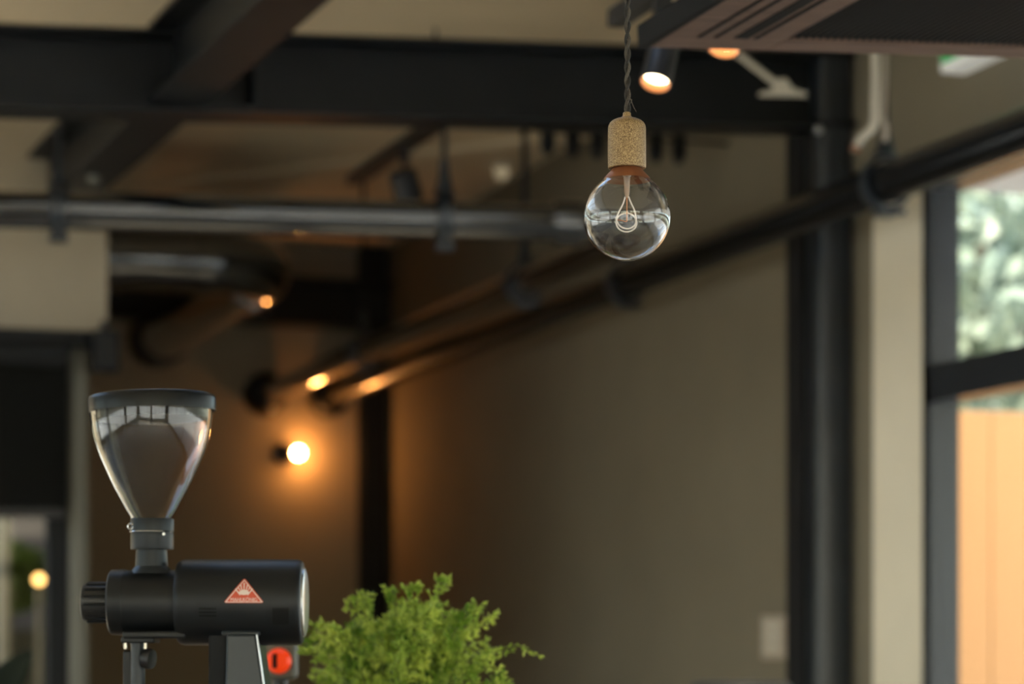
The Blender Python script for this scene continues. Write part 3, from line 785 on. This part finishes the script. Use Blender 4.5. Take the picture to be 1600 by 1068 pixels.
# ------------------------------------------------------------------ coffee grinder
DG = 3.0; k = DG / FPX
g0 = W(300, 900, DG); gr = thing('coffee_grinder', 'black coffee grinder with clear hopper and red triangle emblem', 'coffee grinder', (g0.x, g0.y, ZT), -TH)
gx = lambda px: (px - 300) * k
gz = lambda py: (CAM.z - ZT) + (CY - py) * k
axz = gz(940.5)
AX = (1, 0, 0)
def lx(prof_px, name, mt, y=0.0, seg=64, z=axz, parent=gr, **kw):
    return MB().lathe([(gx(a), r * k) for a, r in prof_px], (0, y, z), AX, seg).build(name, M[mt], parent, **kw)
mo = lx([(278, 0), (278, 56), (279, 62), (283, 65.5), (290, 67.2), (464, 67.2), (470, 66), (473, 63), (474.5, 58), (474.5, 0)], 'motor_housing', 'grind')
lx([(474.5, 0), (474.5, 45), (474.5, 54), (477, 53), (479, 47), (480, 30), (480.4, 0)], 'end_cover', 'alu', parent=gr, label='silver end cover')
lx([(177, 0), (172, 30), (172, 47), (175, 51), (196, 51.8), (198, 50.5), (294, 50.5), (294, 0)], 'grinding_chamber', 'grind')
lx([(293, 0), (293, 53), (299, 53), (299, 0)], 'seam_ring', 'slot')
# bottom flange of the chamber
MB().lo((gx(198), -.036, gz(997)), (gx(296), .036, gz(985))).build('chamber_foot', M['grind'], gr, bevel=.003)
# adjustment knob with grooves
kb = MB(); seg = 72
prof = [(129, 0), (129, 24), (131, 28), (136, 29.2), (180, 29.2), (184, 27), (184, 0)]
kb.lathe([(gx(a), r * k) for a, r in prof], (0, 0, axz), AX, seg)
kb.build('adjustment_knob', M['black'], gr)
kr = MB()
for i in range(14):
    a = 2 * PI * i / 14 + .12
    c = Vector((0, math.cos(a) * 29.0 * k, axz + math.sin(a) * 29.0 * k))
    kr.tube([(gx(137), c.y, c.z), (gx(139), c.y * 1.03, axz + (c.z - axz) * 1.03), (gx(176), c.y * 1.03, axz + (c.z - axz) * 1.03), (gx(178), c.y, c.z)], 2.6 * k, 8)
kr.build('knob_ribs', M['grind'], gr)
lx([(184, 0), (184, 22), (186, 24), (190, 24), (190, 0)], 'knob_shaft', 'matte')
# neck and collar
hx = gx(236.5)
MB().lathe([(gz(896), 34 * k), (gz(889), 30 * k), (gz(884), 25.5 * k), (gz(857), 24 * k), (gz(857), 0)], (gx(237), 0, 0), (0, 0, 1), 48).build('feed_neck', M['collar'], gr)
MB().lathe([(gz(858), 20 * k), (gz(858), 33 * k), (gz(856), 33.6 * k), (gz(834), 33.6 * k), (gz(833), 32.6 * k), (gz(831), 32.6 * k), (gz(830), 33.8 * k), (gz(812), 33.8 * k), (gz(810), 33 * k), (gz(810), 27 * k)], (gx(238), 0, 0), (0, 0, 1), 56).build('hopper_collar', M['collar'], gr)
cw = MB()
cw.tube([(gx(238) + math.cos(a) * 34.3 * k, math.sin(a) * 34.3 * k, gz(831 - .6)) for a in [-PI * (.12 + .80 * i / 24) for i in range(25)]], .9 * k, 8)
cw.tube([(gx(208) + math.cos(a) * 4.2 * k, -22 * k - 3 * k, gz(823) + math.sin(a) * 4.2 * k) for a in [2 * PI * i / 16 + .6 for i in range(15)]], 1.1 * k, 8)
cw.build('wire_clip', M['chrome'], gr, label='bright wire clip round the collar')
MB().cyl((gx(260), -25 * k, gz(835)), (gx(260), -30.5 * k, gz(835)), 2.2 * k, 12).build('collar_screw', M['alu'], gr)
# hopper: clear wall
outer = [(640, 95.5), (655, 94.5), (670, 92.5), (687, 89), (703, 84), (718, 78), (733, 71), (750, 63.5), (766, 55.5), (782, 46.5), (797, 38.5), (808, 31.5), (816, 29)]
oo = [(gz(y), r * k) for y, r in outer]; ii = [(z, r - 2.6 * k) for z, r in oo][::-1]
MB().lathe(oo + ii, (hx, 0, 0), (0, 0, 1), 96, close=True).build('hopper', M['hopper'], gr, angle=60, label='clear hopper')
ld = MB().lathe([(-16 * k, 0), (-16 * k, 86 * k), (2 * k, 87 * k), (2 * k, 96.8 * k), (-4 * k, 97 * k), (-4 * k, 98.8 * k), (15 * k, 99.2 * k), (20 * k, 97.5 * k), (22.5 * k, 92 * k), (23.5 * k, 60 * k), (24 * k, 0)], (0, 0, 0), (0, 0, 1), 96).build('hopper_lid', M['lid'], gr, angle=50)
ld.location = (hx + 1.5 * k, 0, gz(639)); ld.rotation_euler = (0, -.028, 0)
# stand
st = MB()
def quadprism(px_l0, px_r0, py0, px_l1, px_r1, py1, y0, y1, y0b, y1b):
    v = [st.bm.verts.new(p) for p in ((gx(px_l0), y0, gz(py0)), (gx(px_r0), y0, gz(py0)), (gx(px_r0), y1, gz(py0)), (gx(px_l0), y1, gz(py0)),
                                        (gx(px_l1), y0b, gz(py1)), (gx(px_r1), y0b, gz(py1)), (gx(px_r1), y1b, gz(py1)), (gx(px_l1), y1b, gz(py1)))]
    for f in ((0, 1, 2, 3), (4, 7, 6, 5), (0, 4, 5, 1), (1, 5, 6, 2), (2, 6, 7, 3), (3, 7, 4, 0)): st.bm.faces.new([v[i] for i in f])
pyb = CY - (ZT + .03 - CAM.z) / k
xr_b = 407 + (pyb - 990) * 11 / 78.
quadprism(360, 407, 990, 360 - 8, xr_b, pyb, -.046, .046, -.052, .052)
st.build('stand', M['grind_grey'], gr, bevel=.0035)
MB().lo((gx(331), -.034, .02), (gx(361), .040, gz(985))).build('stand_back', M['matte'], gr, bevel=.003)
se = MB()
se.tube([(gx(407.5), -.047, gz(991)), (gx(xr_b + .5), -.053, gz(pyb))], 1.6 * k, 8)
se.build('stand_edge', M['alu'], gr, label='bright edge strip of the stand')
MB().lo((gx(352), -.043, gz(993)), (gx(412), .043, gz(985))).build('stand_cap', M['grind_grey'], gr, bevel=.003)
MB().lo((gx(150), -.12, 0), (gx(480), .12, .03)).build('base_plate', M['grind'], gr, bevel=.01)
# spout
sb = MB(); sb.lo((gx(194), -.026, gz(1004)), (gx(246), .026, gz(994))); sb.build('spout_bracket', M['grind'], gr, bevel=.002)
for px in (200, 231): MB().lathe([(0, 0), (0, 3.0 * k), (9 * k, 3.0 * k), (9 * k, 0)], (gx(px), -.02, gz(1013)), (0, 0, 1), 16).build('spout_pin', M['chrome'], gr, label='bright pin at the spout')
MB().lathe([(gz(1160), 0), (gz(1160), 12 * k), (gz(1010), 11 * k), (gz(998), 13 * k), (gz(998), 0)], (gx(217), -.008, 0), (0, 0, 1), 32).build('spout', M['grind_grey'], gr)
MB().lo((gx(193), -.004, gz(1160)), (gx(207), .03, gz(1016))).build('bag_holder', M['grind'], gr, bevel=.002)
MB().lathe([(0, 0), (0, 5 * k), (5 * k, 5.2 * k), (7 * k, 15 * k), (14 * k, 16.5 * k), (20 * k, 15 * k), (22 * k, 0)], (gx(223), -.014, gz(1027)), (1, -.35, -.12), 24).build('thumb_knob', M['black'], gr)
# vents and inspection plate on the motor
RM = 67.2
def on_motor(px, py, lift=0.35):
    dzp = 940.5 - py
    R_ = RM + lift
    return Vector((gx(px), -math.sqrt(max(1e-6, R_ * R_ - dzp * dzp)) * k, axz + dzp * k))
def decal(polys, name, mt, lift, parent=gr, label=None, step=3.0):
    m = MB(); bm = m.bm
    for poly in polys:
        vs = [bm.verts.new((p[0], 0, p[1])) for p in poly]
        bm.faces.new(vs)
    ys = [p[1] for poly in polys for p in poly]
    y = min(ys) + step
    while y < max(ys):
        bmesh.ops.bisect_plane(bm, geom=bm.verts[:] + bm.edges[:] + bm.faces[:], plane_co=(0, 0, y), plane_no=(0, 0, 1)); y += step
    for v in bm.verts: v.co = on_motor(v.co.x, v.co.z, lift)
    return m.build(name, M[mt], parent, label=label, recalc=False)
for v_ in range(3): decal([[(319, 950 + v_ * 5.5), (346, 950 + v_ * 5.5), (346, 952.6 + v_ * 5.5), (319, 952.6 + v_ * 5.5)]], 'vent_slot', 'slot', .25)
decal([[(432, 950), (457, 950), (457, 975), (432, 975)]], 'rating_plate', 'slot', .25)
em = decal([[(360.5, 942.5), (416.5, 942.5), (418.5, 940.5), (390.5, 906), (388.5, 905), (386.5, 906), (358.5, 940.5)]], 'emblem', 'red', .5, label='red triangle emblem with white crown and lettering')
# white outline
tri = [(359.2, 941.6), (417.8, 941.6), (388.5, 906.2)]
cen = (388.5, 930)
inn = [(c[0] + (cen[0] - c[0]) * .085, c[1] + (cen[1] - c[1]) * .085) for c in tri]
decal([[tri[i], tri[(i + 1) % 3], inn[(i + 1) % 3], inn[i]] for i in range(3)], 'emblem_border', 'white', .75, em)
cr_ = [[(380, 926.5), (382, 929.2), (388.5, 930.4), (395, 929.2), (397, 926.5), (394, 923.2), (388.5, 921.8), (383, 923.2)]]
for (bx, by, w_) in ((388.5, 911.5, 1.1), (383.2, 914.5, 1.0), (393.8, 914.5, 1.0), (379.2, 918.6, 1.0), (397.8, 918.6, 1.0)):
    ux = 388.5 + (bx - 388.5) * .62; uy = 922.4 + abs(bx - 388.5) * .10
    cr_.append([(ux - w_ * .6, uy), (bx - w_, by), (bx + w_, by), (ux + w_ * .6, uy)])
cr_.append([(374.5, 921.2), (376, 920.2), (383.5, 929.8), (382, 930.6)]); cr_.append([(402.5, 921.2), (401, 920.2), (393.5, 929.8), (395, 930.6)])
decal(cr_, 'emblem_crown', 'white', .75, em)
# lettering on the emblem
tcu = bpy.data.curves.new('letters', 'FONT'); tcu.body = 'MAHLK\u00d6NIG'; tcu.size = 1.0; tcu.align_x = 'CENTER'
to = bpy.data.objects.new('letters', tcu); COL.objects.link(to)
bpy.context.view_layer.update()
dg = bpy.context.evaluated_depsgraph_get()
tme = bpy.data.meshes.new_from_object(to.evaluated_get(dg))
bpy.data.objects.remove(to, do_unlink=True)
xs_ = [v.co.x for v in tme.vertices]; ys_ = [v.co.y for v in tme.vertices]
sx = 40.5 / (max(xs_) - min(xs_)); sy = 6.6 / (max(ys_) - min(ys_)); mx_, my_ = (max(xs_) + min(xs_)) / 2, min(ys_)
for v in tme.vertices:
    v.co = on_motor(388.5 + (v.co.x - mx_) * sx, 940.0 - (v.co.y - my_) * sy, .8)
tme.materials.clear(); tme.materials.append(M['white'])
tl = bpy.data.objects.new('emblem_lettering', tme); COL.objects.link(tl); tl.parent = em

# ------------------------------------------------------------------ red lamp behind the grinder
D2 = 3.6; k2 = D2 / FPX
rl0 = W(435, 1032, D2)
rr = thing('indicator_lamp', 'round orange red lamp on a pale block behind the grinder stand', 'lamp', (rl0.x, rl0.y, ZT), -TH)
zl = rl0.z - ZT
MB().lo((-.026, .006, zl - .028), (.026, .05, zl + .028)).build('housing', M['jamb'], rr, bevel=.008)
MB().lathe([(0, 0), (0, .019), (.006, .0185), (.013, .013), (.016, 0)], (0, .006, zl), (0, -1, 0), 28).build('lens', M['redlamp'], rr)
MB().lo((-.008, -.0125, zl - .011), (-.001, -.0085, zl + .011)).build('slot', M['slot'], rr, label='dark bar across the lens')
MB().lathe([(0, 0), (0, .05), (.012, .05), (.016, .012), (zl - .02, .012), (zl - .02, 0)], (0, .028, 0), (0, 0, 1), 20).build('post', M['black'], rr)

# ------------------------------------------------------------------ fern on the counter
DF = 3.36; kf = DF / FPX
fp0 = W(640, 900, DF)
fe = thing('potted_fern', 'bright green feathery fern right of the grinder', 'plant', (fp0.x, fp0.y, ZT), -TH)
fx = lambda px: (px - 640) * kf
fzz = lambda py: CAM.z - ZT + (CY - py) * kf
MB().lathe([(0, 0), (0, .068), (.13, .088), (.145, .092), (.145, .084), (.125, .080), (.125, 0)], (0, 0, 0), (0, 0, 1), 40).build('pot', M['terra'], fe)
MB().lathe([(.118, 0), (.118, .079), (.124, .079), (.127, 0)], (0, 0, 0), (0, 0, 1), 32).build('soil', M['soil'], fe)
rng = random.Random(21)
def interp(xx, tab):
    for (a, b), (c, d) in zip(tab[:-1], tab[1:]):
        if a <= xx <= c: return b + (d - b) * (xx - a) / (c - a)
    return tab[-1][1]
top = [(455, 1060), (480, 1025), (505, 985), (545, 948), (560, 975), (590, 965), (640, 940), (695, 935), (745, 955), (760, 985), (780, 1030), (800, 1062)]
tips = [(545, 942, .0), (565, 932, .02), (607, 925, .03), (650, 920, -.02), (695, 910, .0), (748, 952, -.03), (842, 1025, -.05), (802, 1064, -.08), (772, 968, .02), (512, 985, .05), (478, 1020, -.02)]
for i in range(64):
    px = min(max(rng.gauss(650, 72), 462), 785)
    t_ = interp(px, top); py = t_ + 6 + abs(rng.gauss(0, 1)) * 48
    tips.append((px, py, rng.uniform(-.12, .12)))
for i in range(26): tips.append((rng.uniform(470, 585), rng.uniform(975, 1075), rng.uniform(.05, .16)))
sm = MB(); lf = MB()
for n_, (px, py, dy) in enumerate(tips):
    e = Vector((fx(px), dy, fzz(py)))
    b = Vector((rng.uniform(-.04, .04), rng.uniform(-.04, .04), .12))
    if n_ in (6, 7): c = Vector((e.x * .55, dy * .5, e.z + .075 + (0 if n_ == 6 else .01)))
    else: c = Vector((e.x * .55 + rng.uniform(-.02, .02), dy * .6, max(e.z * .95, .26) + rng.uniform(.0, .05)))
    f_pt = lambda t: b * (1 - t) ** 2 + c * 2 * t * (1 - t) + e * t * t
    sm.tube([f_pt(i / 18) for i in range(19)], [.0012 * (1 - .6 * i / 18) for i in range(19)], 5)
    ln = sum((f_pt((i + 1) / 18) - f_pt(i / 18)).length for i in range(18))
    t = .45 if n_ not in (6, 7) else .40
    while t < 1.0:
        p = f_pt(t); d = (f_pt(min(1, t + .02)) - f_pt(t - .02)).normalized()
        u = d.orthogonal().normalized(); v = d.cross(u)
        a = rng.uniform(0, 2 * PI); sd = (u * math.cos(a) + v * math.sin(a) + d * .5).normalized()
        thin = n_ in (6, 7)
        bl = (.004 if thin else rng.uniform(.004, .024) * (1.25 - .75 * t))
        if bl > .008: sm.tube([p, p + sd * bl], .0005, 4)
        for w_ in range(1 if thin else 2):
            q_ = p + sd * bl * (1 if w_ == 0 else .5)
            for z_ in range(5):
                l_ = (sd * .6 + d * .5 + Vector((rng.gauss(0, .7), rng.gauss(0, .7), rng.gauss(.1, .7)))).normalized()
                lf.leaf(q_, l_, Vector((rng.gauss(0, .6), rng.gauss(0, .6) - .3, 1)), .0085 * rng.uniform(.7, 1.3), .0042)
        t += .0070 / ln * rng.uniform(.6, 1.5) * (1.5 if thin else 1)
sm.build('stems', M['fernstem'], fe)
lf.build('foliage', M['fern'], fe, smooth=False, recalc=False)

# ------------------------------------------------------------------ pendant bulb
DB = 2.66; kb_ = DB / FPX
p0 = W(979.5, 339, DB)
pl = thing('pendant_lamp', 'bare clear globe bulb in a bronze socket on a twisted cord', 'lamp', p0, -TH)
bz_ = lambda py: (339 - py) * kb_
R = 68 * kb_
# cord: two twisted strands
ztop = ZC - p0.z
for s_ in range(2):
    pts = []; z = bz_(176); i = 0
    while z < ztop - .02:
        pts.append((z)); z += .0018
    path = [(.0019 * math.cos(zz / .030 * 2 * PI + s_ * PI) + .0008 * math.sin(zz * 9), .0019 * math.sin(zz / .030 * 2 * PI + s_ * PI), zz) for zz in pts]
    MB().tube(path, .00185, 8).build('cord', M['cord'] if s_ == 0 else M['cord2'], pl)
th = MB(); th.tube(smooth_path([Vector((.0030, -.002, bz_(152))), Vector((.005, -.003, bz_(160))), Vector((.0075, -.002, bz_(168))), Vector((.0105, -.001, bz_(175)))]), .00045, 6)
th.tube(smooth_path([Vector((.002, -.003, bz_(165))), Vector((.0045, -.003, bz_(160))), Vector((.0052, -.002, bz_(156)))]), .0006, 6)
th.build('loose_thread', M['cord2'], pl)
MB().lathe([(ztop, 0), (ztop, .05), (ztop - .015, .05), (ztop - .022, .04), (ztop - .024, 0)], (0, 0, 0), (0, 0, 1), 32).build('ceiling_rose', M['speckle'], pl)
# socket
sprof = [(263, 24), (263, 28.6), (262, 29.6), (258, 29.9), (240, 29.9), (200, 29.6), (196, 28.8), (192, 26.6), (188.5, 22.5), (186, 17), (184.3, 11), (182.5, 7.6), (180, 6.4), (176.8, 6.2), (175.5, 5.2), (175.3, 0)]
inner_ = [(200, 0), (200, 24)]
MB().lathe([(bz_(y), r * kb_) for y, r in inner_ + sprof], (0, 0, 0), (0, 0, 1), 64).build('socket', M['speckle'], pl, angle=40)
# bulb
def bulb_profile(off):
    pr = [(256, 20.5), (262, 22), (267, 25.5), (272, 30.2), (277, 34.8), (281, 37.8)]
    out = [(bz_(y), (r + off) * kb_) for y, r in pr]
    a0 = math.acos((339 - 283.5) / 68.)
    n = 48
    for i in range(n + 1):
        a = a0 + (PI - a0) * i / n
        out.append((math.cos(a) * (R + off * kb_), max(0, math.sin(a) * (R + off * kb_)) if i < n else 0))
    return out
bu = thing('bulb', '', '', (0, 0, 0), 0); del bu['label']; del bu['category']; bu.parent = pl
op = bulb_profile(0); ip = bulb_profile(-1.0)
gl = MB(); gl.lathe(op, (0, 0, 0), (0, 0, 1), 96); gl.lathe(ip, (0, 0, 0), (0, 0, 1), 96)
# join the two shells at the neck rim
gl.lathe([op[0], ip[0]], (0, 0, 0), (0, 0, 1), 96)
bmesh.ops.remove_doubles(gl.bm, verts=gl.bm.verts, dist=1e-6)
gl.build('globe', M['bulbglass'], bu, angle=60)
# copper coat on the neck (just outside the glass)
cp_ = [(z, r + .12 * kb_) for z, r in op if z > bz_(282.5)]
cpi = [(z, r - 1.12 * kb_) for z, r in op if z > bz_(282.5)]
MB().lathe(cp_ + cpi[::-1], (0, 0, 0), (0, 0, 1), 96, close=True).build('neck_coating', M['copper'], bu, angle=60)
MB().lathe([(bz_(240), 0), (bz_(240), 18 * kb_), (bz_(258), 18.5 * kb_), (bz_(260), 0)], (0, 0, 0), (0, 0, 1), 32).build('screw_cap', M['copper'], bu)
MB().lathe([(bz_(262), 0), (bz_(262), 17 * kb_), (bz_(270), 9 * kb_), (bz_(280), 5.0 * kb_), (bz_(300), 4.2 * kb_), (bz_(306), 3.2 * kb_), (bz_(309), 2.4 * kb_), (bz_(309.5), 0)], (0, 0, 0), (0, 0, 1), 24).build('glass_stem', M['stem'], bu)
MB().tube([(0, 0, bz_(306)), (0, 0, bz_(346))], .8 * kb_, 8).build('support_wire', M['support'], bu)
MB().tube([(-1 * kb_, .001, bz_(346)), (-9 * kb_, .004, bz_(343)), (-17 * kb_, .006, bz_(342))], .6 * kb_, 6).build('support_wire', M['support'], bu)
fil = []
fil += [Vector((-2.5, 0, 307)), Vector((-6, 1, 318)), Vector((-11.5, 2, 329))]
for i in range(0, 40):
    a = PI - i / 39 * 3 * PI
    fil.append(Vector((-1 + 15.6 * math.cos(a), 8 * math.cos(a * .5 + .4), 341 + 9 * i / 39 + 14.0 * math.sin(a))))
fil += [Vector((12.5, -1, 331)), Vector((6.5, 0, 317)), Vector((2.5, 0, 307))]
fil = [Vector((p.x * kb_, p.y * kb_, bz_(p.z))) for p in fil]
MB().tube(smooth_path(fil, 5), 1.25 * kb_, 10).build('filament', M['filament'], bu, label='white looped filament')

# ------------------------------------------------------------------ light
w = bpy.data.worlds.new('sky'); SC.world = w; w.use_nodes = True
nt = w.node_tree; bg = nt.nodes['Background']
sky = nt.nodes.new('ShaderNodeTexSky'); sky.sky_type = 'NISHITA'; sky.sun_disc = False
sky.sun_elevation = math.radians(52); sky.sun_rotation = math.radians(195); sky.air_density = 1.3; sky.dust_density = 3.0; sky.ozone_density = 1.0
nt.links.new(sky.outputs[0], bg.inputs[0]); bg.inputs[1].default_value = .75
sl_ = bpy.data.lights.new('sun', 'SUN'); sl_.energy = 12; sl_.angle = math.radians(.6); sl_.color = (1, .88, .70)
so = bpy.data.objects.new('sun', sl_); COL.objects.link(so)
so.rotation_euler = Vector((.15, .55, -.82)).to_track_quat('-Z', 'Y').to_euler(); so.location = (-2, -6, 12)

# ------------------------------------------------------------------ camera
cam = bpy.data.cameras.new('camera'); co = bpy.data.objects.new('camera', cam); COL.objects.link(co)
co.location = CAM; co.rotation_euler = (PI / 2, 0, -TH)
cam.sensor_width = 36; cam.lens = FPX * 36 / 1600; cam.shift_y = (CY - 534) / 1600
cam.clip_start = .05; cam.clip_end = 200
cam.dof.use_dof = True; cam.dof.focus_distance = DB; cam.dof.aperture_fstop = 4.0
SC.camera = co

vs = SC.view_settings
SC.display_settings.display_device = 'sRGB'
vs.view_transform = 'Standard'; vs.look = 'None'; vs.gamma = 1; vs.use_curve_mapping = False
vs.exposure = 0.12
